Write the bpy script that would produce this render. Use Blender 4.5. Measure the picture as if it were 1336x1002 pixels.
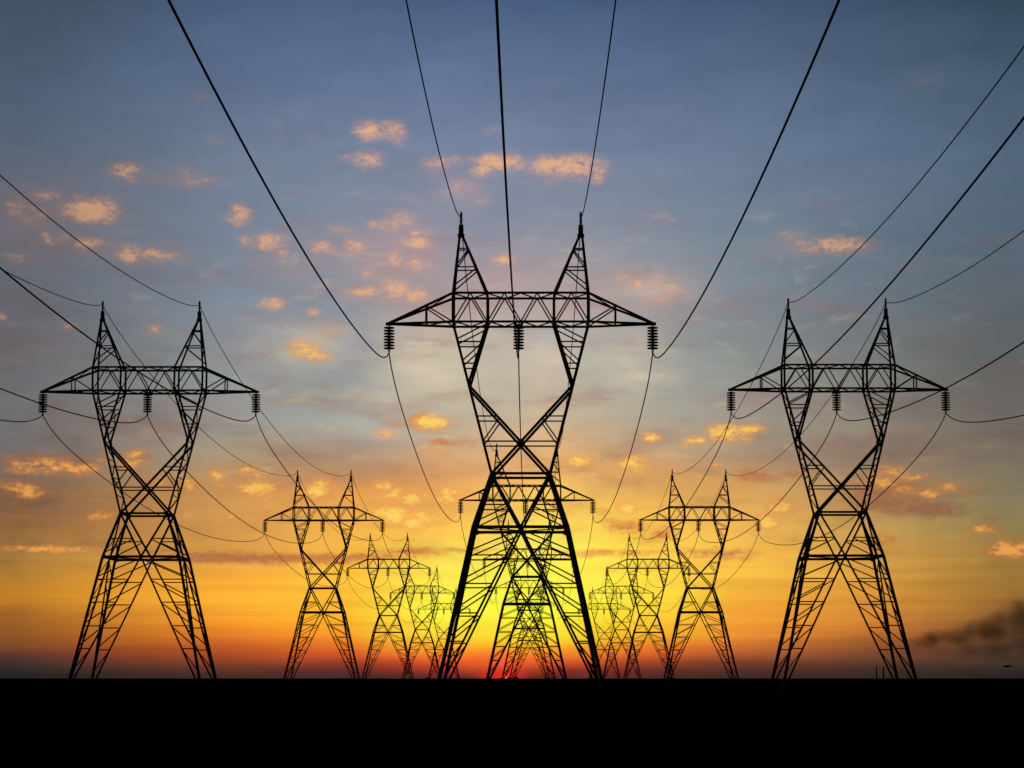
import bpy, bmesh, math, random
from mathutils import Vector
random.seed(7)
S = bpy.context.scene
for o in list(bpy.data.objects): bpy.data.objects.remove(o)
C = S.collection
R = math.radians

# ------------------------------------------------------------------ camera
F = 3262.0                 # focal length in photograph pixels (1336 wide)
VX, VY = 695.0, 885.0      # vanishing point of the three rows / level horizon
EYE = 1.6
TILT = math.atan2(VY-501.0, F)      # the camera looks up a little
cd = bpy.data.cameras.new('camera'); cam = bpy.data.objects.new('camera', cd); C.objects.link(cam)
cam.location = (0, 0, EYE); cam.rotation_euler = (R(90)+TILT, 0, 0)
cd.sensor_width = 36.0; cd.lens = 36.0*F/1336.0
cd.shift_x = -(VX-668.0)/1336.0; cd.shift_y = 0.0
cd.clip_start = 0.5; cd.clip_end = 60000
S.camera = cam

# ------------------------------------------------------------------ colour management
S.view_settings.view_transform = 'Standard'; S.view_settings.look = 'None'
S.view_settings.exposure = 0.0; S.view_settings.gamma = 1.0; S.view_settings.use_curve_mapping = False
S.cycles.max_bounces = 4; S.cycles.volume_bounces = 1
S.cycles.use_denoising = False

# ------------------------------------------------------------------ sun (on the horizon, just left of the middle row)
SUN_AZ = math.atan2(658-VX, F); SUN_EL = R(0.4)
sd = bpy.data.lights.new('sun', 'SUN'); sun = bpy.data.objects.new('sun', sd); C.objects.link(sun)
sd.energy = 0.25; sd.angle = R(0.5); sd.color = (1.0, 0.42, 0.16)
sdir = Vector((math.sin(SUN_AZ)*math.cos(SUN_EL), math.cos(SUN_AZ)*math.cos(SUN_EL), math.sin(SUN_EL)))
sun.rotation_euler = (-sdir).to_track_quat('-Z', 'Y').to_euler()

# ------------------------------------------------------------------ sky
def lin(c):
    return tuple((v/255/12.92 if v/255 <= .04045 else ((v/255+.055)/1.055)**2.4) for v in c)
W = bpy.data.worlds.new("World"); S.world = W; W.use_nodes = True
nt = W.node_tree; nt.nodes.clear()
def N(t, **k):
    n = nt.nodes.new(t)
    for a, b in k.items(): setattr(n, a, b)
    return n
def L(a, b): nt.links.new(a, b)
def inp(sock, v):
    if isinstance(v, bpy.types.NodeSocket): L(v, sock)
    else: sock.default_value = v
def M(op, a, b=0.0, c=0.0, clamp=False):
    n = N('ShaderNodeMath', operation=op, use_clamp=clamp)
    inp(n.inputs[0], a); inp(n.inputs[1], b)
    if op in ('MULTIPLY_ADD',): inp(n.inputs[2], c)
    return n.outputs[0]
def smooth(v, a, b, lo=0.0, hi=1.0):
    n = N('ShaderNodeMapRange', interpolation_type='SMOOTHSTEP')
    inp(n.inputs['Value'], v); n.inputs['From Min'].default_value = a; n.inputs['From Max'].default_value = b
    n.inputs['To Min'].default_value = lo; n.inputs['To Max'].default_value = hi
    return n.outputs['Result']
def linear(v, a, b, lo=0.0, hi=1.0):
    n = N('ShaderNodeMapRange'); inp(n.inputs['Value'], v)
    n.inputs['From Min'].default_value = a; n.inputs['From Max'].default_value = b
    n.inputs['To Min'].default_value = lo; n.inputs['To Max'].default_value = hi
    return n.outputs['Result']
def mix(f, a, b, mode='MIX'):
    n = N('ShaderNodeMix', data_type='RGBA', blend_type=mode)
    inp(n.inputs[0], f)
    for s, v in ((n.inputs[6], a), (n.inputs[7], b)):
        if isinstance(v, bpy.types.NodeSocket): L(v, s)
        else: s.default_value = (*v, 1)
    return n.outputs[2]
def V3(op, a, b=None, c=None):
    n = N('ShaderNodeVectorMath', operation=op)
    for i, v in enumerate((a, b, c)):
        if v is None: continue
        if isinstance(v, bpy.types.NodeSocket): L(v, n.inputs[i])
        else: n.inputs[i].default_value = v
    return n
def noise(vec, scale, detail=3.0, rough=.55, out='Fac'):
    n = N('ShaderNodeTexNoise'); L(vec, n.inputs['Vector'])
    n.inputs['Scale'].default_value = scale; n.inputs['Detail'].default_value = detail
    n.inputs['Roughness'].default_value = rough
    return n.outputs[out]
def xyz(x, y, z):
    n = N('ShaderNodeCombineXYZ'); inp(n.inputs[0], x); inp(n.inputs[1], y); inp(n.inputs[2], z); return n.outputs[0]
def uv(px, py):            # direction seen at a pixel -> sky coordinates (azimuth, elevation scaled by F)
    v = (501.0-py)/F; ct, st = math.cos(TILT), math.sin(TILT)
    d = Vector(((px-VX)/F, ct-v*st, st+v*ct)).normalized()
    return VX+F*math.atan2(d.x, d.y), VY-F*math.asin(d.z)

tc = N('ShaderNodeTexCoord'); dirn = V3('NORMALIZE', tc.outputs['Generated']).outputs[0]
sx = N('ShaderNodeSeparateXYZ'); L(dirn, sx.inputs[0])
az = M('ARCTAN2', sx.outputs[0], sx.outputs[1]); el = M('ARCSINE', sx.outputs[2])
U0 = M('MULTIPLY_ADD', az, F, VX); V0 = M('MULTIPLY_ADD', el, -F, VY)
P0 = xyz(U0, V0, 0.0)
# soft waviness of the air layers
w1 = noise(V3('MULTIPLY', P0, (1/330, 1/95, 1)).outputs[0], 1.0, 3, .5, 'Color')
w1 = V3('MULTIPLY', V3('SUBTRACT', w1, (.5, .5, .5)).outputs[0], (170, 46, 0)).outputs[0]
hz = smooth(V0, 700, 860, 1.0, .22)
w1s = N('ShaderNodeVectorMath', operation='SCALE'); L(w1, w1s.inputs[0]); L(hz, w1s.inputs[3])
P1 = V3('ADD', P0, w1s.outputs[0]).outputs[0]
s1 = N('ShaderNodeSeparateXYZ'); L(P1, s1.inputs[0]); U1, V1 = s1.outputs[0], s1.outputs[1]

RA, RB = -250.0, 910.0
fac = linear(V1, RA, RB)
str_ = noise(V3('MULTIPLY', P0, (1/420, 1/17, 1)).outputs[0], 1.0, 5, .6)
def tone(y, c, side=0):
    def tri(pts):
        for (a, va), (b, vb) in zip(pts[:-1], pts[1:]):
            if y <= b: return va+(vb-va)*max(0, (y-a))/(b-a)
        return pts[-1][1]
    d = (tri([(0,-2),(100,7),(200,8),(400,0),(900,0)]), tri([(0,-2),(100,5),(200,5),(400,0),(520,0),(580,3),(640,0),(900,0)]), tri([(0,-10),(100,-4),(200,2),(400,0),(520,2),(580,14),(640,4),(700,0),(900,0)]))
    w = side*tri([(0,0),(590,0),(680,1),(800,1),(830,.3),(900,0)])
    top = tri([(-300,3),(200,2),(350,0),(900,0)])*(2.2 if side else 1)
    d = (d[0]+5*w+top, d[1]-1*w+top, d[2]-1*w+top*.6)
    return tuple(max(0, min(255, v+e)) for v, e in zip(c, d))
def ramp(stops, side=0):
    stops = [(y+4 if 815 < y < 880 else y, c) for y, c in stops]
    n = N('ShaderNodeValToRGB'); L(fac, n.inputs[0]); cr = n.color_ramp; cr.interpolation = 'LINEAR'
    st = sorted(((uv(695, y)[1]-RA)/(RB-RA), tone(y, c, side)) for y, c in stops)
    while len(cr.elements) < len(st): cr.elements.new(.5)
    for e, (p, c) in zip(cr.elements, st):
        e.position = p; e.color = (*lin(c), 1)
    return n.outputs[0]
cols = [
 (30, [(-250,(40,54,82)),(0,(60,76,102)),(150,(67,87,116)),(250,(88,98,115)),(350,(98,102,112)),(450,(100,103,108)),(530,(111,113,110)),(585,(114,108,98)),(640,(126,101,71)),(685,(134,96,60)),(722,(152,120,62)),(750,(162,121,54)),(776,(190,129,42)),(800,(158,102,42)),(832,(130,78,38)),(848,(108,62,42)),(858,(68,52,48)),(872,(46,42,40)),(890,(32,31,30))]),
 (320, [(-250,(48,66,104)),(0,(71,91,134)),(100,(81,101,143)),(200,(98,116,144)),(300,(114,129,149)),(400,(129,141,154)),(480,(142,148,148)),(550,(156,153,138)),(590,(174,151,113)),(640,(202,149,84)),(690,(218,162,80)),(735,(232,167,72)),(760,(245,171,54)),(788,(252,178,55)),(812,(242,154,44)),(832,(218,113,40)),(848,(178,80,40)),(861,(128,64,41)),(874,(76,48,40)),(890,(50,41,40))]),
 (450, [(-250,(49,68,107)),(0,(73,93,136)),(100,(85,106,148)),(200,(103,120,149)),(300,(122,134,153)),(400,(137,145,156)),(440,(149,153,157)),(485,(149,154,155)),(520,(155,156,149)),(547,(166,167,154)),(578,(166,153,129)),(610,(188,150,106)),(640,(228,160,78)),(685,(242,182,78)),(760,(253,200,64)),(800,(252,190,52)),(826,(244,145,42)),(846,(212,92,40)),(860,(150,60,41)),(874,(84,45,40)),(890,(54,39,39))]),
 (570, [(-250,(50,70,110)),(0,(75,95,138)),(100,(89,111,154)),(200,(109,124,154)),(300,(133,139,158)),(400,(160,155,158)),(460,(182,177,164)),(530,(188,177,152)),(575,(203,170,126)),(615,(228,168,98)),(645,(240,172,88)),(685,(253,198,84)),(740,(255,234,86)),(795,(255,248,72)),(826,(254,216,56)),(844,(251,158,45)),(856,(238,102,42)),(866,(182,64,42)),(877,(106,44,41)),(890,(56,35,37))]),
 (720, [(-250,(48,68,108)),(0,(70,92,135)),(100,(87,107,147)),(200,(107,124,154)),(300,(134,141,157)),(400,(172,163,163)),(460,(188,183,170)),(540,(198,180,146)),(585,(222,176,116)),(620,(244,184,100)),(660,(255,214,94)),(720,(255,246,92)),(800,(255,252,66)),(830,(255,222,50)),(846,(252,152,42)),(858,(226,90,38)),(868,(142,50,36)),(890,(58,33,35))]),
 (840, [(-250,(46,65,103)),(0,(68,88,130)),(100,(83,103,143)),(200,(102,120,150)),(300,(124,136,153)),(400,(146,149,154)),(450,(158,161,159)),(500,(164,166,156)),(545,(172,164,142)),(585,(192,161,118)),(620,(226,168,95)),(660,(247,188,84)),(720,(255,216,76)),(790,(255,225,62)),(822,(251,184,47)),(844,(232,112,42)),(858,(170,70,41)),(870,(106,50,40)),(890,(56,38,37))]),
 (960, [(-250,(43,61,96)),(0,(63,83,122)),(100,(78,98,136)),(200,(95,115,145)),(300,(111,129,147)),(400,(127,139,147)),(470,(142,147,143)),(545,(158,151,134)),(590,(175,151,112)),(625,(204,157,92)),(660,(226,171,88)),(705,(242,189,86)),(745,(247,193,70)),(792,(238,166,57)),(824,(234,144,52)),(843,(188,100,47)),(860,(128,68,44)),(875,(76,46,39)),(890,(50,37,36))]),
 (1140, [(-250,(38,56,86)),(0,(56,76,111)),(100,(69,90,126)),(200,(83,104,134)),(300,(96,115,134)),(400,(110,121,130)),(480,(120,123,118)),(550,(130,121,105)),(600,(148,126,98)),(640,(172,144,96)),(690,(194,159,88)),(725,(208,160,73)),(785,(212,148,57)),(820,(188,112,48)),(845,(122,73,47)),(868,(66,48,40)),(890,(42,36,36))]),
 (1310, [(-250,(32,48,74)),(0,(47,67,97)),(100,(57,79,111)),(200,(69,91,119)),(300,(79,99,117)),(400,(91,101,109)),(480,(97,99,97)),(560,(112,103,88)),(640,(127,121,88)),(682,(140,128,82)),(725,(158,127,66)),(770,(148,115,53)),(800,(136,100,52)),(840,(90,65,49)),(870,(49,42,38)),(890,(30,29,30))]),
]
sky = ramp(cols[0][1], 1)
for (xa, _), (xb, st) in zip(cols[:-1], cols[1:]):
    sky = mix(linear(U1, uv(xa, 500)[0], uv(xb, 500)[0]), sky, ramp(st, 0 if 500 < xb < 900 else 1))

# ---- clouds: (x, y, half width, half height, strength) turned into azimuth / elevation
peach = [(481,171,15,10,.9),(512,170,15,10,.7),(520,180,12,8,.5),(480,208,16,9,.75),(452,205,8,4,.5),(165,223,17,10,.9),(210,232,18,6,.3),
 (243,226,14,9,.4),(258,235,24,8,.45),(120,274,31,13,1.1),(98,272,16,9,.6),(140,266,14,11,.7),(20,272,14,12,.5),(60,256,17,7,.6),(50,282,24,12,.5),(64,312,11,8,.7),
 (83,310,10,6,.6),(117,319,20,9,.7),(172,331,17,10,.8),(205,333,26,7,.8),(232,337,12,5,.5),(28,336,20,7,.5),(313,280,12,11,.95),(320,313,9,6,.8),(352,315,16,9,.9),(370,329,8,6,.7),
 (419,322,11,7,.7),(430,328,12,6,.5),(464,321,11,7,.9),(436,301,15,7,.4),(522,286,16,8,.75),(508,292,14,7,.7),(487,293,7,4,.7),(545,316,15,7,.9),(556,311,9,7,.7),(540,306,8,5,.7),(515,336,9,7,.9),
 (541,343,10,9,.7),(480,357,8,6,.6),(478,381,20,6,.8),(512,377,20,11,.85),(543,386,12,7,.9),(357,396,13,7,1.0),(349,391,7,5,.7),(408,407,11,5,.6),(396,421,16,6,.4),
 (202,429,10,6,.7),(236,435,12,4,.4),(90,425,11,7,.55),(2,414,6,5,.7),(570,214,16,8,.6),(594,209,12,6,.4),(632,222,13,8,.9),(655,212,26,9,1.0),(672,207,10,7,.7),(618,206,14,5,.4),
 (602,244,16,9,.5),(624,262,11,8,.4),(642,170,10,6,.3),(656,339,11,6,.9),(714,216,18,9,1.0),(750,218,30,11,1.05),(780,219,10,5,.6),(779,232,8,7,.8),(720,230,16,8,.4),
 (832,370,9,8,.7),(850,369,30,10,.45),(878,377,14,6,.7),(815,361,14,7,.5),(860,390,18,6,.4),(1028,308,20,9,.4),(1086,321,36,9,1.0),(1070,324,14,6,.6),(1210,105,20,12,.22),
 (720,343,14,5,.4),(262,127,14,10,.2),(388,143,14,10,.2),(360,166,12,12,.2),(281,182,12,7,.25),(404,178,8,6,.2)]
gold = [(399,456,16,9,.8),(412,465,14,6,.9),(390,449,13,8,.6),(430,432,20,9,.4),(60,608,34,9,1.0),(22,607,16,9,.7),(100,612,24,7,.9),(16,636,16,7,.8),(40,641,16,8,.8),(176,592,11,5,.9),(170,603,18,9,.8),(133,671,14,8,.8),
 (132,601,16,7,.5),(210,628,16,8,.6),(335,637,26,8,1.0),(320,612,12,7,.8),(335,620,10,6,.6),(282,619,11,8,.7),(290,635,10,6,.6),(247,632,11,7,.8),(410,640,17,9,.9),(420,632,14,9,.6),(300,675,7,6,.6),(262,656,7,6,.4),(38,675,18,6,.3),
 (563,551,16,8,1.1),(577,553,10,4,.8),(556,556,9,6,.9),(502,565,14,5,.6),(500,638,11,8,.9),(512,646,18,8,.8),(538,650,14,7,.9),(556,648,8,8,.7),(580,649,12,9,1.1),(592,643,10,5,.8),
 (486,641,8,6,.6),(510,672,20,9,1.0),(494,670,14,7,.7),(550,675,15,9,.9),(540,683,12,8,.9),(572,677,16,7,.7),(605,643,8,5,.7),(851,570,10,6,1.0),(900,577,10,5,.8),(912,575,12,5,.8),(950,565,19,10,1.1),(978,559,17,5,1.0),(965,570,16,6,.7),
 (752,602,16,6,1.0),(762,600,10,5,.6),(827,606,14,8,.9),(838,601,8,5,.6),(850,608,8,5,.5),(818,663,10,6,.9),(733,665,20,10,.6),(740,690,20,8,.5),(935,606,6,4,.5),
 (1152,628,22,8,.9),(1165,618,20,9,.8),(1192,624,18,6,.7),(1180,640,20,7,.6),(1210,642,18,7,.7),(1238,636,20,6,.6),(1022,662,15,9,.9),(1003,680,14,7,.9),(1285,691,16,5,.8),(1316,717,20,9,1.1),(1332,714,14,9,.8),(1150,702,12,6,.6),(1260,640,14,6,.4),
 (730,605,12,6,.5),(60,716,60,4,.9),(20,714,30,4,.6),(110,719,30,4,.6),(560,590,20,5,.4),(880,735,60,5,.3),(760,722,60,4,.5),(870,680,22,8,.4)]
dark = [(548,548,10,9,.9),(578,577,18,5,.7),(600,577,24,5,.5),(530,555,20,5,.4),(180,596,16,7,.6),(30,598,50,8,.6),(90,601,40,8,.5),(30,709,50,5,.5),(110,711,40,5,.5),
 (290,727,80,7,.95),(380,729,90,7,1.0),(470,727,60,5,.8),(540,719,50,5,.7),(600,718,50,4,.6),(200,720,60,7,.5),(985,620,28,9,.6),(1040,618,22,8,.5),(970,624,14,6,.5),
 (1150,642,50,14,.95),(1165,654,46,14,.9),(1205,664,54,10,.9),(1130,628,30,10,.6),(1215,644,10,6,.9),(1290,678,20,8,.4),(1150,702,20,6,.5),(1040,706,20,5,.4),(940,722,40,6,.8),(905,720,30,5,.6),(960,726,24,7,.6),(800,721,60,4,.7),(820,687,24,8,.8),(800,680,16,6,.5),(864,698,16,9,.8),(852,703,16,6,.6),
 (780,668,14,6,.5),(1336,722,20,8,.4),(640,690,30,6,.3),(180,560,70,10,.35),(195,575,40,8,.3)]
# domain warp so each cloud gets an uneven outline
pw = noise(V3('MULTIPLY', P0, (1/21, 1/13, 1)).outputs[0], 1.0, 4, .6, 'Color')
pw = V3('MULTIPLY', V3('SUBTRACT', pw, (.5, .5, .5)).outputs[0], (20, 12, 0)).outputs[0]
PC = V3('ADD', P0, pw).outputs[0]
def bank(lst, grow=1.45):
    acc = None
    for (x, y, rx, ry, s) in lst:
        u, v = uv(x, y); ix, iy = 1/(rx*grow), 1/(ry*grow)
        q = V3('MULTIPLY_ADD', PC, (ix, iy, 0), (-u*ix, -v*iy, 0)).outputs[0]
        ln = V3('LENGTH', q).outputs['Value']
        d = M('MULTIPLY_ADD', ln, -s, s)
        acc = d if acc is None else M('MAXIMUM', acc, d)
    return M('MAXIMUM', acc, 0.0)
n1 = noise(V3('MULTIPLY', PC, (1/17, 1/9, 1)).outputs[0], 1.0, 4, .6)
n2 = noise(V3('MULTIPLY', P0, (1/46, 1/20, 1)).outputs[0], 1.0, 3, .55)
n3 = noise(V3('MULTIPLY', P0, (1/7, 1/5, 1)).outputs[0], 1.0, 3, .6)
nn = M('ADD', M('MULTIPLY_ADD', n3, .8, -.4), M('ADD', n1, n2))
def dens(b, lo, hi):
    k = M('MULTIPLY', b, M('MULTIPLY_ADD', nn, 1.7, -.75))
    return smooth(k, lo, hi), k
aD, kD = dens(bank(dark, 1.75), .0, .8)
aP, kP = dens(bank(peach, 2.1), .2, .95)
hP = smooth(kP, .0, .5)
aG, kG = dens(bank(gold, 2.1), .22, .98)
hG = smooth(kG, .0, .5)
side = smooth(M('ABSOLUTE', M('SUBTRACT', U0, uv(680, 600)[0])), 120, 640)
# wide veils of thin cloud, in the same sky coordinates
def veil(lst): return smooth(M('MULTIPLY', bank(lst, 1.9), M('MULTIPLY_ADD', n2, 1.1, .45)), 0, 1.0)
cream = veil([(400,455,60,30,.6),(555,470,60,45,.8),(600,440,60,30,.5),(500,560,60,22,.4),(820,470,50,40,.6),(850,380,60,24,.4),(470,520,50,20,.35),(1120,560,60,16,.25),(790,520,40,20,.4),(560,455,34,24,.8),(505,520,44,16,.5),(835,490,44,20,.7),(730,470,40,26,.5),(400,450,50,26,.6)])
mauve = veil([(40,450,110,30,.5),(180,545,120,26,.6),(60,270,70,40,.4),(390,345,60,30,.45),(520,345,70,40,.55),(560,400,60,30,.45),(640,360,60,40,.4),(900,425,90,30,.35),(1180,590,150,24,.5),(1150,650,90,24,.5),(450,590,90,22,.4),(530,615,90,22,.55),(820,630,80,20,.5),(560,662,60,12,.35),(960,600,70,16,.4),(760,380,70,40,.35),(60,650,120,30,.35),(1010,600,110,20,.45),(270,700,160,16,.3)])
pink = veil([(520,340,70,45,.8),(560,400,70,30,.7),(640,380,80,40,.8),(760,390,90,40,.7),(850,385,60,30,.7),(470,378,50,20,.6),(390,340,60,30,.5),(60,285,80,40,.5),(230,230,60,20,.4),(150,325,90,20,.45),(600,250,40,25,.5),(300,450,60,25,.4),(690,470,60,30,.4),(1050,330,60,24,.3)])
sky = mix(M('MULTIPLY', pink, .5), sky, mix(smooth(M('ABSOLUTE', M('SUBTRACT', U0, 640.0)), 120, 560), lin((208,170,158)), lin((150,122,118))))
sky = mix(M('MULTIPLY', cream, .62), sky, lin((232,212,174)))
mc = N('ShaderNodeValToRGB'); L(fac, mc.inputs[0]); mc.color_ramp.elements[0].position = .5; mc.color_ramp.elements[1].position = .8
mc.color_ramp.elements[0].color = (*lin((160,130,140)), 1); mc.color_ramp.elements[1].color = (*lin((150,100,74)), 1)
mcol = mix(smooth(M('ABSOLUTE', M('SUBTRACT', U0, 690.0)), 150, 640, 0, .62), mc.outputs[0], lin((70,62,62)))
sky = mix(M('MULTIPLY', mauve, .74), sky, mcol)
# faint, patchy high cloud everywhere in the lower half
pv_ = noise(V3('MULTIPLY', P1, (1/150, 1/42, 1)).outputs[0], 1.0, 6, .62)
band = M('MULTIPLY', smooth(V0, 180, 380), smooth(V0, 640, 790, 1, 0))
sky = mix(M('MULTIPLY', M('MULTIPLY', smooth(pv_, .47, .72), band), .46), sky, mcol)
pv2 = noise(V3('MULTIPLY', P1, (1/95, 1/36, 1)).outputs[0], 1.3, 6, .62)
sky = mix(M('MULTIPLY', M('MULTIPLY', smooth(pv2, .54, .76), band), M('MULTIPLY_ADD', smooth(M('ABSOLUTE', M('SUBTRACT', U0, 680.0)), 150, 640), -.26, .34)), sky, mix(smooth(V0, 420, 640), lin((214,190,168)), lin((255,205,110))))
# dark undersides / streaks
dcol = mix(side, lin((205,120,70)), lin((132,93,70)))
sky = mix(M('MULTIPLY', aD, .86), sky, dcol)
# sunlit small clouds
pe = mix(smooth(kP, .12, .7), lin((196,148,136)), lin((234,178,132)))
pe = mix(M('MULTIPLY', side, .42), pe, lin((150,112,92)))
sky = mix(M('MULTIPLY', hP, .34), sky, mix(side, lin((204,158,140)), lin((140,112,102))))
sky = mix(M('MULTIPLY', aP, .8), sky, pe)
ge = mix(smooth(kG, .12, .75), lin((240,158,80)), lin((255,210,98)))
gs = mix(smooth(kG, .12, .75), lin((198,122,68)), lin((238,160,78)))
sky = mix(M('MULTIPLY', hG, .42), sky, mix(side, lin((236,158,82)), lin((170,110,66))))
sky = mix(M('MULTIPLY', aG, .95), sky, mix(side, ge, gs))
# red afterglow and the last rim of the sun
def spot(x, y, rx, ry, c, a, base, p=P0):
    u, v = uv(x, y); q = V3('MULTIPLY_ADD', p, (1/rx, 1/ry, 0), (-u/rx, -v/ry, 0)).outputs[0]
    f = M('MULTIPLY', smooth(V3('LENGTH', q).outputs['Value'], 0, 1, 1, 0), a)
    return mix(f, base, lin(c))
sky = spot(650, 864, 95, 24, (250,98,42), .6, sky)
sky = spot(655, 882, 44, 15, (246,42,38), .8, sky)
sky = spot(655, 864, 26, 5, (255,90,70), .5, sky)
sky = spot(659, 885, 6, 3.5, (255,170,80), .85, sky)
# fine brightness mottling of the thin cloud
mo = noise(V3('MULTIPLY', P0, (1/120, 1/34, 1)).outputs[0], 1.0, 5, .6)
sky = mix(1.0, sky, xyz(*[M('MULTIPLY_ADD', mo, .30, .85)]*3), 'MULTIPLY')
sg = M('MULTIPLY', M('MULTIPLY', smooth(V0, 690, 760), smooth(M('ABSOLUTE', M('SUBTRACT', U0, 690.0)), 40, 260, .35, 1.0)), M('SUBTRACT', str_, .5))
sky = mix(1.0, sky, xyz(M('MULTIPLY_ADD', sg, .55, 1.0), M('MULTIPLY_ADD', sg, .75, 1.0), M('MULTIPLY_ADD', sg, .8, 1.0)), 'MULTIPLY')
# the rest of the dome: darker towards the zenith, physical dusk sky behind
nis = N('ShaderNodeTexSky', sky_type='NISHITA'); nis.sun_disc = False
nis.sun_elevation = SUN_EL; nis.sun_rotation = SUN_AZ; nis.air_density = 1.2; nis.dust_density = 2.0
nisc = mix(1.0, nis.outputs[0], (.05, .05, .05), 'MULTIPLY')
back = M('MAXIMUM', smooth(M('ABSOLUTE', az), R(22), R(75)), smooth(el, R(20), R(60)))
final = mix(back, sky, nisc)
bg = N('ShaderNodeBackground'); L(final, bg.inputs[0]); bg.inputs[1].default_value = 1.0
wo = N('ShaderNodeOutputWorld'); L(bg.outputs[0], wo.inputs[0])
W.cycles.sampling_method = 'MANUAL'; W.cycles.sample_map_resolution = 512

# ------------------------------------------------------------------ helpers
def tag(o, label=None, cat=None, group=None, kind=None):
    for k, v in (('label', label), ('category', cat), ('group', group), ('kind', kind)):
        if v: o[k] = v
    return o
def link(name, bm, mat, parent=None):
    me = bpy.data.meshes.new(name); bm.to_mesh(me); bm.free()
    me.materials.append(mat); o = bpy.data.objects.new(name, me); C.objects.link(o)
    if parent: o.parent = parent
    return o
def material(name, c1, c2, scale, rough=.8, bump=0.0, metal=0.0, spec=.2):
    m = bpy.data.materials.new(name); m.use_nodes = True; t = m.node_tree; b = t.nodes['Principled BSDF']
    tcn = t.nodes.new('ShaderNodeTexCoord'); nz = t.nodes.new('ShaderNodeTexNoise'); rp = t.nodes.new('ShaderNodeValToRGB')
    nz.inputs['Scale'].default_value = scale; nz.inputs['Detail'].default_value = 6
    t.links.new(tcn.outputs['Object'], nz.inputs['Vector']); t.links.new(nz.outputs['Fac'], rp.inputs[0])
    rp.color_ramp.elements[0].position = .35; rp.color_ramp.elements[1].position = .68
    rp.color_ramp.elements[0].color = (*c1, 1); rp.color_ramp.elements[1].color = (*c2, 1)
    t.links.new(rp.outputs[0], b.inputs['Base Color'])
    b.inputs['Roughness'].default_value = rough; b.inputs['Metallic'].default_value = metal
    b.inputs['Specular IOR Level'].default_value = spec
    if bump:
        bp = t.nodes.new('ShaderNodeBump'); bp.inputs['Strength'].default_value = bump; bp.inputs['Distance'].default_value = .05
        t.links.new(nz.outputs['Fac'], bp.inputs['Height']); t.links.new(bp.outputs[0], b.inputs['Normal'])
    return m
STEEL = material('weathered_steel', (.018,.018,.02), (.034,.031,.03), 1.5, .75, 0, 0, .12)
GLASSY = material('insulator_porcelain', (.014,.011,.010), (.022,.017,.015), 4, .6, 0, 0, .05)
CABLE = material('oxidised_cable', (.012,.012,.013), (.02,.02,.021), 3, .9, 0, 0, 0.0)
CONCRETE = material('mossy_concrete', (.009,.009,.008), (.015,.015,.013), 3, .95, .3, 0, 0.0)
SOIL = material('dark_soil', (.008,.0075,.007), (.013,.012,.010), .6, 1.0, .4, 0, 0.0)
LEAF = material('dark_leaves', (.010,.012,.006), (.018,.020,.010), 3, .9, 0, 0, .05)
BRICK = material('sooty_brick', (.05,.04,.038), (.08,.06,.055), .5, .9, 0, 0, .05)
HULL = material('dark_envelope', (.02,.018,.018), (.03,.027,.025), .5, .8, 0, 0, .1)

def bar(bm, a, b, w, n=(0, -1, 0), t=None):
    """steel angle: one flange lies in the plane whose outward normal is n, the other turns inward"""
    a = Vector(a); b = Vector(b); d = b-a
    if d.length < 1e-4: return
    d.normalize(); n = Vector(n); n = n-d*n.dot(d)
    if n.length < 1e-3: n = d.orthogonal()
    n.normalize(); u = d.cross(n)
    t = t or max(.02, w*.16); j = n*random.uniform(0, .012)
    sec = [(-.5, 0), (.5, 0), (.5, -t/w), (-.5+t/w, -t/w), (-.5+t/w, -.85), (-.5, -.85)]
    va = [bm.verts.new(a+j+u*(x*w)+n*(y*w)) for x, y in sec]
    vb = [bm.verts.new(b+j+u*(x*w)+n*(y*w)) for x, y in sec]
    k = len(sec)
    for i in range(k): bm.faces.new((va[i], va[(i+1) % k], vb[(i+1) % k], vb[i]))
    bm.faces.new(va[::-1]); bm.faces.new(vb)
def plate(bm, c, sx_, sz_, n, th=.03):
    c = Vector(c); n = Vector(n).normalized(); u = Vector((0, 0, 1)).cross(n).normalized(); z = n.cross(u)
    pts = [(-.5,-.25),(-.25,-.5),(.25,-.5),(.5,-.25),(.5,.25),(.25,.5),(-.25,.5),(-.5,.25)]
    f = [bm.verts.new(c+n*(.02+th)+u*(x*sx_)+z*(y*sz_)) for x, y in pts]
    g = [bm.verts.new(c+n*.02+u*(x*sx_)+z*(y*sz_)) for x, y in pts]
    bm.faces.new(f); bm.faces.new(g[::-1])
    for i in range(8): bm.faces.new((f[i], g[i], g[(i+1) % 8], f[(i+1) % 8]))
def lathe(bm, prof, c=(0, 0, 0), seg=20):
    rings = []
    for r, z in prof:
        rings.append([bm.verts.new((c[0]+r*math.cos(2*math.pi*i/seg), c[1]+r*math.sin(2*math.pi*i/seg), c[2]+z)) for i in range(seg)])
    for A, B in zip(rings[:-1], rings[1:]):
        for i in range(seg): bm.faces.new((A[i], A[(i+1) % seg], B[(i+1) % seg], B[i]))
    bm.faces.new(rings[0][::-1]); bm.faces.new(rings[-1])
def tube(bm, pts, r, seg=8):
    rings = []
    for i, p in enumerate(pts):
        d = (pts[min(i+1, len(pts)-1)]-pts[max(i-1, 0)]).normalized()
        s = d.cross(Vector((0, 0, 1))); s = s.normalized() if s.length > 1e-4 else Vector((1, 0, 0)); u = s.cross(d)
        rings.append([bm.verts.new(p+s*(r*math.cos(2*math.pi*k/seg))+u*(r*math.sin(2*math.pi*k/seg))) for k in range(seg)])
    for A, B in zip(rings[:-1], rings[1:]):
        for k in range(seg): bm.faces.new((A[k], A[(k+1) % seg], B[(k+1) % seg], B[k]))
    bm.faces.new(rings[0][::-1]); bm.faces.new(rings[-1])
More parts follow.
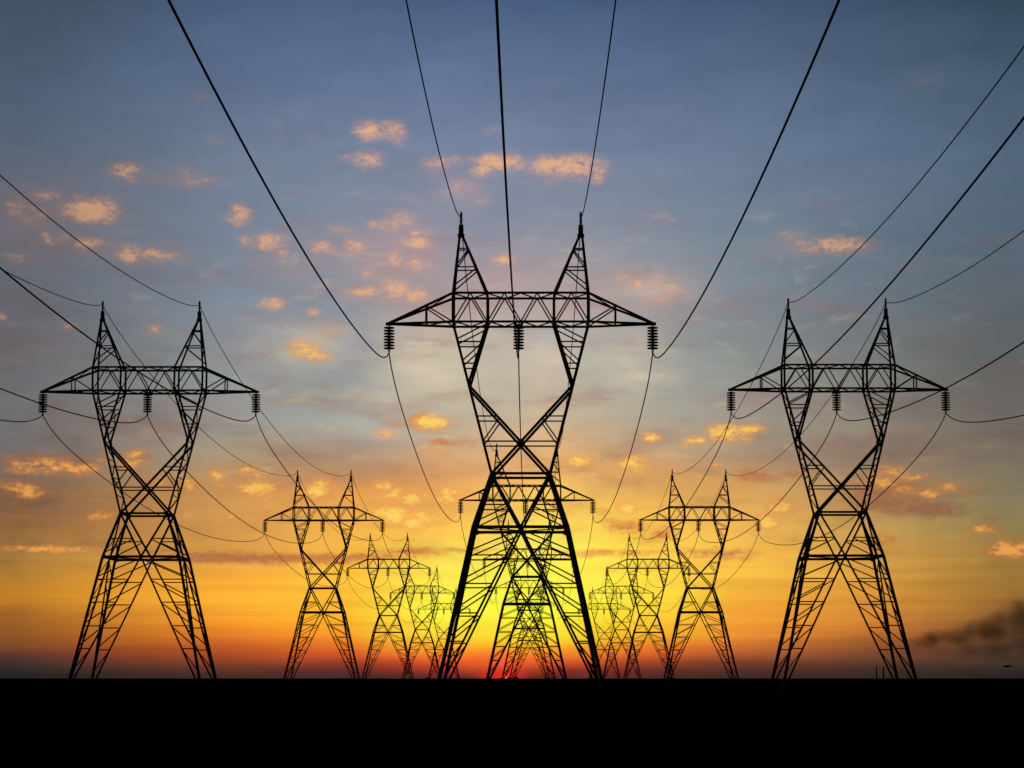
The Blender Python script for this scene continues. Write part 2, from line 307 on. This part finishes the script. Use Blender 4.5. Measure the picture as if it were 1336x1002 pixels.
def box(bm, c, s, bevel=0.0):
    r = bmesh.ops.create_cube(bm, size=1.0)['verts']
    for v in r: v.co = Vector((c[0]+v.co.x*s[0], c[1]+v.co.y*s[1], c[2]+v.co.z*s[2]))
    if bevel: bmesh.ops.bevel(bm, geom=list({e for v in r for e in v.link_edges}), offset=bevel, segments=1, affect='EDGES')

# ------------------------------------------------------------------ ground
bm = bmesh.new()
xs = [-30000,-6000,-1500,-400,-150,-60,-25,-10,0,10,25,60,150,400,1500,6000,30000]
ys = [-3000,-500,-100,-30,-8,0,8,20,40,70,110,160,240,360,560,900,1500,3000,8000,30000]
gv = [[bm.verts.new((x, y, 0)) for x in xs] for y in ys]
for j in range(len(ys)-1):
    for i in range(len(xs)-1): bm.faces.new((gv[j][i], gv[j][i+1], gv[j+1][i+1], gv[j+1][i]))
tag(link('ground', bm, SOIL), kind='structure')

# ------------------------------------------------------------------ the lattice tower
ZB, ZM, ZW, ZU, ZA, Z0, Z1, ZP = 14.6, 16.58, 19.36, 24.42, 27.3, 32.85, 35.42, 40.8
PROF = [(0,7.2,7.2),(ZB,4.1,4.1),(ZW,2.54,2.54),(ZA,4.58,2.05),(Z0,6.0,1.7),(Z1,6.0,1.7)]
XI = 2.94; TIP = 11.88; XP = 5.34; XINS = 11.7; ZINS = 30.37
def half(z):
    for (a, xa, ya), (b, xb, yb) in zip(PROF[:-1], PROF[1:]):
        if z <= b:
            k = (z-a)/(b-a); return xa+(xb-xa)*k, ya+(yb-ya)*k
    return PROF[-1][1:]
def onface(face, s, f, z, side_sign=1):
    """point on a face at height z: f = fraction of the half width measured from the middle, signed"""
    hx, hy = half(z)
    return Vector((f*hx, s*hy, z)) if face == 'y' else Vector((s*hx, f*hy, z))
def nrm(face, s): return Vector((0, s, 0)) if face == 'y' else Vector((s, 0, 0))
WL, WX, WB, WC = .30, .19, .12, .22
RUNGS = [12.15, 9.68, 7.15, 4.73]
def build_tower():
    root = bpy.data.objects.new('transmission_tower', None); C.objects.link(root); root.empty_display_size = 2
    # four lattice legs
    for ax in (-1, 1):
        for ay in (-1, 1):
            bm = bmesh.new()
            bar(bm, (ax*7.2, ay*7.2, 0), (ax*4.1, ay*4.1, ZB), WL, (0, ay, 0))
            for face, s, q in (('y', ay, ax), ('x', ax, ay)):
                n = nrm(face, s)
                def inner(z): return onface(face, s, q*(7.2*(1-z/ZB))/half(z)[0], z)
                def outer(z): return onface(face, s, q, z)
                bar(bm, outer(0), onface(face, s, 0, ZB), WX, n)
                prev = ZB-.15
                for z in RUNGS:
                    bar(bm, inner(z), outer(z), WB, n)
                    bar(bm, inner(prev-.12), outer(z+.32), WB, n)
                    prev = z
                bar(bm, inner(prev-.12), outer(2.3), WB*.9, n)
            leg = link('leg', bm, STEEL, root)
            bm = bmesh.new(); box(bm, (ax*7.2, ay*7.2, .06), (1.1, 1.1, .5), .06)
            link('footing', bm, CONCRETE, leg)
    # tapering body between belt and waist
    bm = bmesh.new()
    for ax in (-1, 1):
        for ay in (-1, 1): bar(bm, (ax*4.1, ay*4.1, ZB), (ax*2.54, ay*2.54, ZW), WL, (0, ay, 0))
    for face in 'yx':
        for s in (-1, 1):
            n = nrm(face, s)
            bar(bm, onface(face, s, -1, ZB), onface(face, s, 1, ZB), .27, n)
            bar(bm, onface(face, s, -1, ZW), onface(face, s, 1, ZW), .24, n)
            for q in (-1, 1):
                def xb(z): return onface(face, s, q*2.54*(z-ZB)/(ZW-ZB)/half(z)[0], z)
                bar(bm, onface(face, s, q, ZW), onface(face, s, 0, ZB), WX*1.1, n)
                bar(bm, xb(ZM), onface(face, s, q, ZM), WB, n)
                bar(bm, xb(ZM-.1), onface(face, s, q, ZB+.45), WB, n)
                plate(bm, onface(face, s, q*.97, ZB), .45, .5, n); plate(bm, onface(face, s, q*.95, ZW), .42, .5, n)
            plate(bm, onface(face, s, 0, ZB), .4, .36, n)
    # horizontal cross bracing inside the belt
    bar(bm, (-4.1, -4.1, ZB-.05), (4.1, 4.1, ZB-.05), WB, (0, 0, 1)); bar(bm, (4.1, -4.1, ZB-.09), (-4.1, 4.1, ZB-.09), WB, (0, 0, 1))
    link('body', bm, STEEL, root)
    # X braced frame from the waist up to the two columns
    bm = bmesh.new()
    sl = (4.58+2.54)/(ZA-ZW); ZX = ZA-4.58/sl
    for s in (-1, 1):
        n = nrm('y', s)
        for q in (-1, 1):
            bar(bm, onface('y', s, q, ZW), onface('y', s, q, ZA), WC, n)
            a, b = onface('y', s, q, ZA-.15), onface('y', s, -q, ZW)
            bar(bm, a, b, .23, n)
            def xb(z): return onface('y', s, q*(4.58-sl*(ZA-z))/half(z)[0], z)
            bar(bm, xb(ZU), onface('y', s, q, ZU), WB, n)
            bar(bm, xb(ZU-.15), onface('y', s, q, ZX+.05), WB, n)
            plate(bm, onface('y', s, q*.98, ZA), .3, .5, n)
        bar(bm, onface('y', s, -1, ZX), onface('y', s, 1, ZX), WB*1.1, n)
        plate(bm, onface('y', s, 0, ZX), .3, .3, n)
    def lace(bm, q, za, zb, k):
        for i in range(k):
            z, z2 = za+(zb-za)*i/k, za+(zb-za)*(i+1)/k
            sg = 1 if i % 2 else -1
            bar(bm, onface('x', q, sg, z), onface('x', q, -sg, z2), WB, (q, 0, 0))
            bar(bm, onface('x', q, -1, z2), onface('x', q, 1, z2), WB*.9, (q, 0, 0))
    for q in (-1, 1): lace(bm, q, ZW, ZA, 4)
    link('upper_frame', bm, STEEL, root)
    # two V shaped columns
    for q in (-1, 1):
        bm = bmesh.new()
        for s in (-1, 1):
            n = nrm('y', s)
            def inn(z):
                k = (z-ZA)/(Z0-ZA); return Vector((q*(4.58+(XI-4.58)*k), s*half(z)[1], z))
            def out(z): return onface('y', s, q, z)
            bar(bm, out(ZA), out(Z0), WC, n); bar(bm, inn(ZA), inn(Z0), WC, n)
            prev = Z0
            for z in (31.06, 29.12):
                bar(bm, inn(z), out(z), WB, n); bar(bm, inn(prev-.2), out(z+.25), WB, n); prev = z
        lace(bm, q, ZA, Z0, 3)
        for i in range(3):
            z, z2 = ZA+(Z0-ZA)*i/3, ZA+(Z0-ZA)*(i+1)/3; sg = 1 if i % 2 else -1
            def ip(z, s):
                k = (z-ZA)/(Z0-ZA); return Vector((q*(4.58+(XI-4.58)*k), s*half(z)[1], z))
            bar(bm, ip(z, sg), ip(z2, -sg), WB*.9, (-q, 0, 0))
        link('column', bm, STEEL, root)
    # bridge between the columns
    bm = bmesh.new(); Y = 1.7
    nodes = [(-6,0),(-4.47,1),(-XI,0),(-1.45,1),(0,0),(1.45,1),(XI,0),(4.47,1),(6,0)]
    for s in (-1, 1):
        n = nrm('y', s)
        for z in (Z0, Z1): bar(bm, (-6, s*Y, z), (6, s*Y, z), .21, n)
        for x in (-6, -XI, XI, 6): bar(bm, (x, s*Y, Z0), (x, s*Y, Z1), .22, n)
        for (xa, ta), (xb_, tb) in zip(nodes[:-1], nodes[1:]):
            bar(bm, (xa, s*Y, Z1 if ta else Z0), (xb_, s*Y, Z1 if tb else Z0), WB, n)
        for x in (-6, -XI, 0, XI, 6): plate(bm, (x, s*Y, Z0), .32, .3, n)
    for z, nz_ in ((Z0, -1), (Z1, 1)):
        for i, ((xa, _), (xb_, _)) in enumerate(zip(nodes[:-1], nodes[1:])):
            sg = 1 if i % 2 else -1
            bar(bm, (xa, sg*Y, z), (xb_, -sg*Y, z), WB*.9, (0, 0, nz_))
        for x in (-6, -XI, XI, 6): bar(bm, (x, -Y, z), (x, Y, z), WB, (0, 0, nz_))
    for x in (-.45, .05): bar(bm, (x, -Y, Z0), (x, Y, Z0), .16, (0, 0, -1))
    box(bm, (-.2, 0, Z0-.06), (.7, .3, .12))
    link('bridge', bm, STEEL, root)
    # two tapering cross arms
    for q in (-1, 1):
        bm = bmesh.new(); zt = Z0+.02
        def at(x, z, s):
            k = (x-6)/(TIP-6); return Vector((q*x, s*(Y+(.10-Y)*k), z+(zt-z)*k))
        for s in (-1, 1):
            n = nrm('y', s)
            bar(bm, at(6, Z1, s), at(TIP, Z1, s), .21, n); bar(bm, at(6, Z0, s), at(TIP, Z0, s), .21, n)
            bar(bm, at(8.4, Z0, s), at(8.4, Z1, s), WB*1.1, n)
            bar(bm, at(8.4, Z1, s), at(6, Z0, s), WB, n)
        for z, nz_ in ((Z0, -1), (Z1, 1)):
            bar(bm, at(8.4, z, -1), at(8.4, z, 1), WB*.9, (0, 0, nz_)); bar(bm, at(6, z, -1), at(8.4, z, 1), WB*.9, (0, 0, nz_))
            bar(bm, at(8.4, z, 1), at(10.3, z, -1), WB*.9, (0, 0, nz_))
        box(bm, (q*(TIP-.12), 0, zt), (.5, .3, .26))
        link('cross_arm', bm, STEEL, root)
    # two earth wire peaks
    for q in (-1, 1):
        bm = bmesh.new()
        def o_(z, s):
            k = (z-Z1)/(ZP-Z1); return Vector((q*(6+(XP+.13-6)*k), s*(Y+(.12-Y)*k), z))
        def i_(z, s):
            k = (z-Z1)/(ZP-Z1); return Vector((q*(XI+(XP-.13-XI)*k), s*(Y+(.12-Y)*k), z))
        for s in (-1, 1):
            n = nrm('y', s)
            bar(bm, o_(Z1, s), o_(ZP, s), .2, n); bar(bm, i_(Z1, s), i_(ZP, s), .2, n)
            for z in (37.85, 39.6): bar(bm, o_(z, s), i_(z, s), WB, n)
            bar(bm, i_(37.75, s), o_(36.1, s), WB, n); bar(bm, i_(39.5, s), o_(38.0, s), WB, n)
        for k, z in enumerate((37.85, 39.6)):
            bar(bm, o_(z, -1), o_(z, 1), WB*.8, (q, 0, 0)); bar(bm, i_(z, -1), i_(z, 1), WB*.8, (-q, 0, 0))
        bar(bm, o_(Z1, -1), o_(37.85, 1), WB*.8, (q, 0, 0)); bar(bm, o_(37.85, 1), o_(39.6, -1), WB*.8, (q, 0, 0))
        lathe(bm, [(.30,0),(.32,.3),(.23,.34),(.21,1.15),(.10,1.2)], (q*XP, 0, ZP-.15), 12)
        pk = link('peak', bm, STEEL, root)
        bm = bmesh.new(); prof = [(.07, 0)]
        for i in range(7): prof += [(.08, .06+.14*i), (.15, .10+.14*i), (.15, .13+.14*i), (.08, .17+.14*i)]
        prof += [(.06, 1.15)]
        lathe(bm, prof, (q*XP, 0, ZP+1.05), 14); link('pin_insulator', bm, GLASSY, pk)
    # three strings of insulator discs
    for x in (-XINS, -.2, XINS):
        bm = bmesh.new(); zt = Z0-.10; prof = [(.06, 0), (.06, -.1)]
        for i in range(8):
            z = -.14-.262*i; prof += [(.13, z), (.36, z-.02), (.47, z-.05), (.50, z-.09), (.47, z-.14), (.30, z-.165), (.12, z-.175), (.10, z-.19)]
        prof += [(.06, -2.3), (.05, -2.42)]
        lathe(bm, prof[::-1], (x, 0, zt), 22); ins = link('insulator_string', bm, GLASSY, root)
        bm = bmesh.new(); box(bm, (x, 0, ZINS+.02), (.14, .5, .16), .03); box(bm, (x, 0, ZINS+.14), (.09, .12, .2), .02)
        link('clamp', bm, STEEL, ins)
    return root
proto = build_tower()
def copy_tree(o, parent=None):
    c = o.copy(); C.objects.link(c); c.parent = parent
    for ch in list(o.children): copy_tree(ch, c)
    return c

ROWS = {'middle': (-1.05, (220.0, 441.5, 659.0, 871.0, 1080.0)), 'left': (-42.1, (273.0, 498.0, 716.0, 925.0, 1142.0)),
        'right': (33.33, (271.0, 497.0, 716.0, 926.0, 1142.0))}
DRIFT = {'middle': 0.0, 'left': .0021, 'right': -.0008}
LABELS = {
 'middle': ['huge black lattice pylon in the foreground with its mast far above all others',
   'lattice pylon framed inside the big foreground pylon, its cross arm showing past that waist',
   'pylon seen through the foreground pylon, next one behind the framed pylon',
   'far pylon between the legs of the foreground pylon, second behind the framed one',
   'farthest and smallest pylon nested between the legs of the foreground pylon'],
 'left': ['tall black lattice pylon standing near the left edge of the photo',
   'mid sized pylon just right of the tall left pylon, thin wires sagging towards it',
   'pylon right behind the mid sized one in the left hand row, standing clear',
   'fourth pylon back in the left hand row, overlapping the last one',
   'smallest pylon of the left hand row, half hidden by the foreground pylon leg'],
 'right': ['tall black lattice pylon on the right in front of the grey smoke',
   'mid sized pylon left of the tall right pylon, standing against orange sky',
   'pylon behind the mid sized one in the right hand row, overlapped by it',
   'fourth pylon back in the right hand row, overlapping the last one',
   'smallest pylon of the right hand row, half hidden by the foreground pylon leg']}
first = True
for row, (X, ys_) in ROWS.items():
    for i, y_ in enumerate(ys_):
        o = proto if first else copy_tree(proto); first = False
        o.location = (X+DRIFT[row]*(y_-ys_[0]), y_, 0)
        tag(o, LABELS[row][i], 'pylon', 'lattice pylons in three rows')

# ------------------------------------------------------------------ wires, one run per attachment line
RUNS = [('conductor_wire', -XINS, ZINS-.06, 0.054, 4.6, 1.2, 'thick cable under the left arm tips of the %s pylons'),
        ('conductor_wire', -.2, ZINS-.06, 0.054, 4.6, 1.2, 'thick cable under the middle insulators of the %s pylons'),
        ('conductor_wire', XINS, ZINS-.06, 0.054, 4.6, 1.2, 'thick cable under the right arm tips of the %s pylons'),
        ('earth_wire', -XP-.02, 42.55, .042, 5.5, .6, 'thin wire joining the left hand peaks of the %s pylons'),
        ('earth_wire', XP+.02, 42.55, .042, 5.5, .6, 'thin wire joining the right hand peaks of the %s pylons')]
for row, (X, ys_) in ROWS.items():
    for name, dx, z, r, sag, ends, lab in RUNS:
        bm = bmesh.new(); pts = []
        if name == 'earth_wire': sag += {('middle', -1): .8, ('right', -1): -.8, ('right', 1): .3, ('left', 1): .2}.get((row, 1 if dx > 0 else -1), 0)
        else: sag += {'middle': (-.45, 0, -.25), 'right': (-.85, .35, 1.0), 'left': (-.1, .45, -.4)}[row][0 if dx < -5 else 2 if dx > 5 else 1]
        posts = (ys_[0]-218.0,)+ys_
        for ya, yb in zip(posts[:-1], posts[1:]):
            for k in range(48):
                t = .5-.5*math.cos(math.pi*k/48)
                pts.append(Vector((X+dx+DRIFT[row]*(ya+(yb-ya)*t-ys_[0]), ya+(yb-ya)*t, z-4*sag*t*(1-t)-ends*(1-math.exp(-(yb-ya)*min(t, 1-t)/6)))))
        pts.append(Vector((X+dx+DRIFT[row]*(ys_[-1]-ys_[0]), ys_[-1], z)))
        tube(bm, pts, r, 8)
        o = link(name, bm, CABLE)
        for p in o.data.polygons: p.use_smooth = True
        which = {'middle': 'centre row', 'left': 'left row', 'right': 'right row'}[row]
        tag(o, lab % which, 'power line', 'overhead wires between the pylons')

# ------------------------------------------------------------------ low shrubs on the horizon
def shrub(px, dist, h, w, lab):
    x = (px-VX)/F*dist; root = bpy.data.objects.new('shrub', None); C.objects.link(root); root.location = (x, dist, 0)
    bm = bmesh.new()
    for k in range(5):
        a = random.uniform(0, 6.28); tube(bm, [Vector((0, 0, 0)), Vector((math.cos(a)*w*.15, math.sin(a)*w*.15, h*.35)), Vector((math.cos(a)*w*.34, math.sin(a)*w*.34, h*.75))], .03, 5)
    link('stem', bm, LEAF, root); bm = bmesh.new()
    lobes = [(random.uniform(-.4, .4)*w, random.uniform(-.4, .4)*w, random.uniform(.35, .8)*h, random.uniform(.16, .3)*w) for _ in range(9)]
    for k in range(700):
        cx, cy, cz, rr = random.choice(lobes)
        d = Vector((random.gauss(0, 1), random.gauss(0, 1), random.gauss(0, .8))).normalized()*rr*random.uniform(.3, 1.05)
        p = Vector((cx, cy, cz))+d
        if p.z < .05: continue
        p.z = min(p.z, h*1.02)
        u = Vector((random.gauss(0, 1), random.gauss(0, 1), random.gauss(0, 1))).normalized(); v = u.orthogonal().normalized(); s = random.uniform(.06, .13)
        bm.faces.new([bm.verts.new(p+u*s), bm.verts.new(p+v*s*.5), bm.verts.new(p-u*s), bm.verts.new(p-v*s*.5)])
    link('foliage', bm, LEAF, root)
    tag(root, lab, 'shrub', 'low dark shrubs on the horizon')
shrub(654.5, 560, 2.0, 1.6, 'tiny dark shrub on the horizon left of the setting sun rim')
shrub(666, 600, 2.25, 1.5, 'small dark shrub on the horizon just right of the setting sun rim')
shrub(672.5, 610, 2.45, 1.3, 'round dark shrub on the horizon at the foot of the red glow')
shrub(714, 620, 2.0, 1.5, 'low dark shrub on the horizon between right hand pylon feet')
shrub(559, 640, 1.95, 1.5, 'low dark shrub left of the foreground pylon foot')
shrub(598, 650, 2.0, 1.5, 'low dark shrub right of the left foreground pylon foot')

# ------------------------------------------------------------------ far chimneys, their smoke, and a small airship
def chimney(px, top, w, lab, dist=7000.0):
    x = (px-VX)/F*dist; h = EYE+(VY-top)/F*dist; r = w/F*dist/2
    bm = bmesh.new(); lathe(bm, [(r*1.25, 0), (r*1.05, h*.5), (r*.9, h*.96), (r*1.0, h*.965), (r*1.0, h), (r*.8, h)], (0, 0, 0), 24)
    o = link('chimney', bm, BRICK); o.location = (x, dist, 0)
    tag(o, lab, 'chimney', 'far chimneys on the horizon')
chimney(1140.7, 868.5, 1.4, 'slim far chimney on the horizon, left one of the close pair')
chimney(1149.6, 869.5, 1.8, 'slightly thicker far chimney on the horizon, right one of the close pair')

def smoke(blobs, dist=7300.0):
    """one drifting volume: soft round puffs of density, broken up by noise"""
    k = dist/F; x0, x1 = (1165-VX)*k, (1420-VX)*k; z0, z1 = EYE+1, EYE+(VY-770)*k; dp = 60.0
    bm = bmesh.new(); box(bm, ((x1-x0)/2, 0, (z0+z1)/2), (x1-x0, 2*dp, z1-z0))
    m = bpy.data.materials.new('smoke'); o = link('smoke_plume', bm, m); o.location = (x0, dist, 0)
    m.use_nodes = True; t = m.node_tree; t.nodes.clear()
    def n_(ty, **kw):
        n = t.nodes.new(ty)
        for a, b in kw.items(): setattr(n, a, b)
        return n
    out = n_('ShaderNodeOutputMaterial'); pv = n_('ShaderNodeVolumePrincipled'); g = n_('ShaderNodeTexCoord')
    wn = n_('ShaderNodeTexNoise'); wn.inputs['Scale'].default_value = .03; wn.inputs['Detail'].default_value = 4
    t.links.new(g.outputs['Object'], wn.inputs['Vector'])
    ws = n_('ShaderNodeVectorMath', operation='MULTIPLY_ADD'); t.links.new(wn.outputs['Color'], ws.inputs[0]); ws.inputs[1].default_value = (44, 30, 34); ws.inputs[2].default_value = (-22, -15, -17)
    wp = n_('ShaderNodeVectorMath', operation='ADD'); t.links.new(g.outputs['Object'], wp.inputs[0]); t.links.new(ws.outputs[0], wp.inputs[1])
    acc = None
    for (px, py, rx, rz, st_) in blobs:
        c = Vector(((px-VX)*k-x0, random.uniform(-12, 12), EYE+(VY-py)*k)); ix, iz = 1/(rx*k*1.25), 1/(rz*k*1.25)
        q = n_('ShaderNodeVectorMath', operation='MULTIPLY_ADD'); t.links.new(wp.outputs[0], q.inputs[0])
        q.inputs[1].default_value = (ix, 1/dp, iz); q.inputs[2].default_value = (-c.x*ix, -c.y/dp, -c.z*iz)
        ln = n_('ShaderNodeVectorMath', operation='LENGTH'); t.links.new(q.outputs[0], ln.inputs[0])
        sb = n_('ShaderNodeMath', operation='MULTIPLY_ADD'); t.links.new(ln.outputs['Value'], sb.inputs[0]); sb.inputs[1].default_value = -st_; sb.inputs[2].default_value = st_
        if acc is None: acc = sb
        else:
            mx = n_('ShaderNodeMath', operation='SMOOTH_MAX'); t.links.new(acc.outputs[0], mx.inputs[0]); t.links.new(sb.outputs[0], mx.inputs[1]); mx.inputs[2].default_value = .25; acc = mx
    fn = n_('ShaderNodeTexNoise'); fn.inputs['Scale'].default_value = .016; fn.inputs['Detail'].default_value = 5; t.links.new(g.outputs['Object'], fn.inputs['Vector'])
    fm = n_('ShaderNodeMath', operation='MULTIPLY_ADD'); t.links.new(fn.outputs['Fac'], fm.inputs[0]); fm.inputs[1].default_value = 2.0; fm.inputs[2].default_value = -.05
    ac = n_('ShaderNodeMath', operation='MULTIPLY'); t.links.new(acc.outputs[0], ac.inputs[0]); t.links.new(fm.outputs[0], ac.inputs[1]); acc = ac
    mr = n_('ShaderNodeMapRange', interpolation_type='SMOOTHSTEP'); t.links.new(acc.outputs[0], mr.inputs[0])
    mr.inputs['From Min'].default_value = .04; mr.inputs['From Max'].default_value = .85; mr.inputs['To Max'].default_value = .022
    t.links.new(mr.outputs[0], pv.inputs['Density']); pv.inputs['Color'].default_value = (.36, .29, .31, 1)
    t.links.new(pv.outputs[0], out.inputs['Volume']); m.cycles.volume_step_rate = .5
    tag(o, 'dark grey drift of smoke low over the horizon at the right edge', 'smoke', kind='stuff')
smoke([(1198,841,22,9,.75),(1214,835,22,13,1.0),(1243,832,34,15,.9),(1262,826,24,16,.8),(1292,824,44,20,1.0),(1308,812,26,16,.8),(1336,812,48,30,1.1),(1380,808,60,38,1.1),(1290,848,110,17,.55),(1360,842,90,28,.8)])

def airship(px, py, length, dist=4000.0):
    k = dist/F; root = bpy.data.objects.new('airship', None); C.objects.link(root)
    root.location = ((px-VX)*k, dist, EYE+(VY-py)*k); Lh = length*k/2
    bm = bmesh.new(); R0 = Lh*.22; rings = []
    for i in range(17):
        s = -1+i/8; r = max(.02, R0*math.sqrt(max(0, 1-abs(s)**2.6)))
        rings.append([bm.verts.new((s*Lh, r*math.cos(j*math.pi/8), r*math.sin(j*math.pi/8))) for j in range(16)])
    for A, B in zip(rings[:-1], rings[1:]):
        for j in range(16): bm.faces.new((A[j], A[(j+1) % 16], B[(j+1) % 16], B[j]))
    link('hull', bm, HULL, root)
    bm = bmesh.new(); box(bm, (0, 0, -R0*1.1), (Lh*.5, Lh*.12, R0*.35), .05); link('gondola', bm, HULL, root)
    for a in range(4):
        bm = bmesh.new(); c, s_ = math.cos(a*math.pi/2+.78), math.sin(a*math.pi/2+.78)
        q = [(.62, .5), (.95, .1), (.98, 1.05), (.78, 1.05)]
        f = [bm.verts.new((x*Lh, r*R0*c-.04*s_, r*R0*s_+.04*c)) for x, r in q]; g = [bm.verts.new((x*Lh, r*R0*c+.04*s_, r*R0*s_-.04*c)) for x, r in q]
        bm.faces.new(f); bm.faces.new(g[::-1])
        for j in range(4): bm.faces.new((f[j], g[j], g[(j+1) % 4], f[(j+1) % 4]))
        link('fin', bm, HULL, root)
    tag(root, 'tiny dark elongated airship hovering low over the horizon at far right', 'airship')
airship(1310.5, 869.3, 11.5)
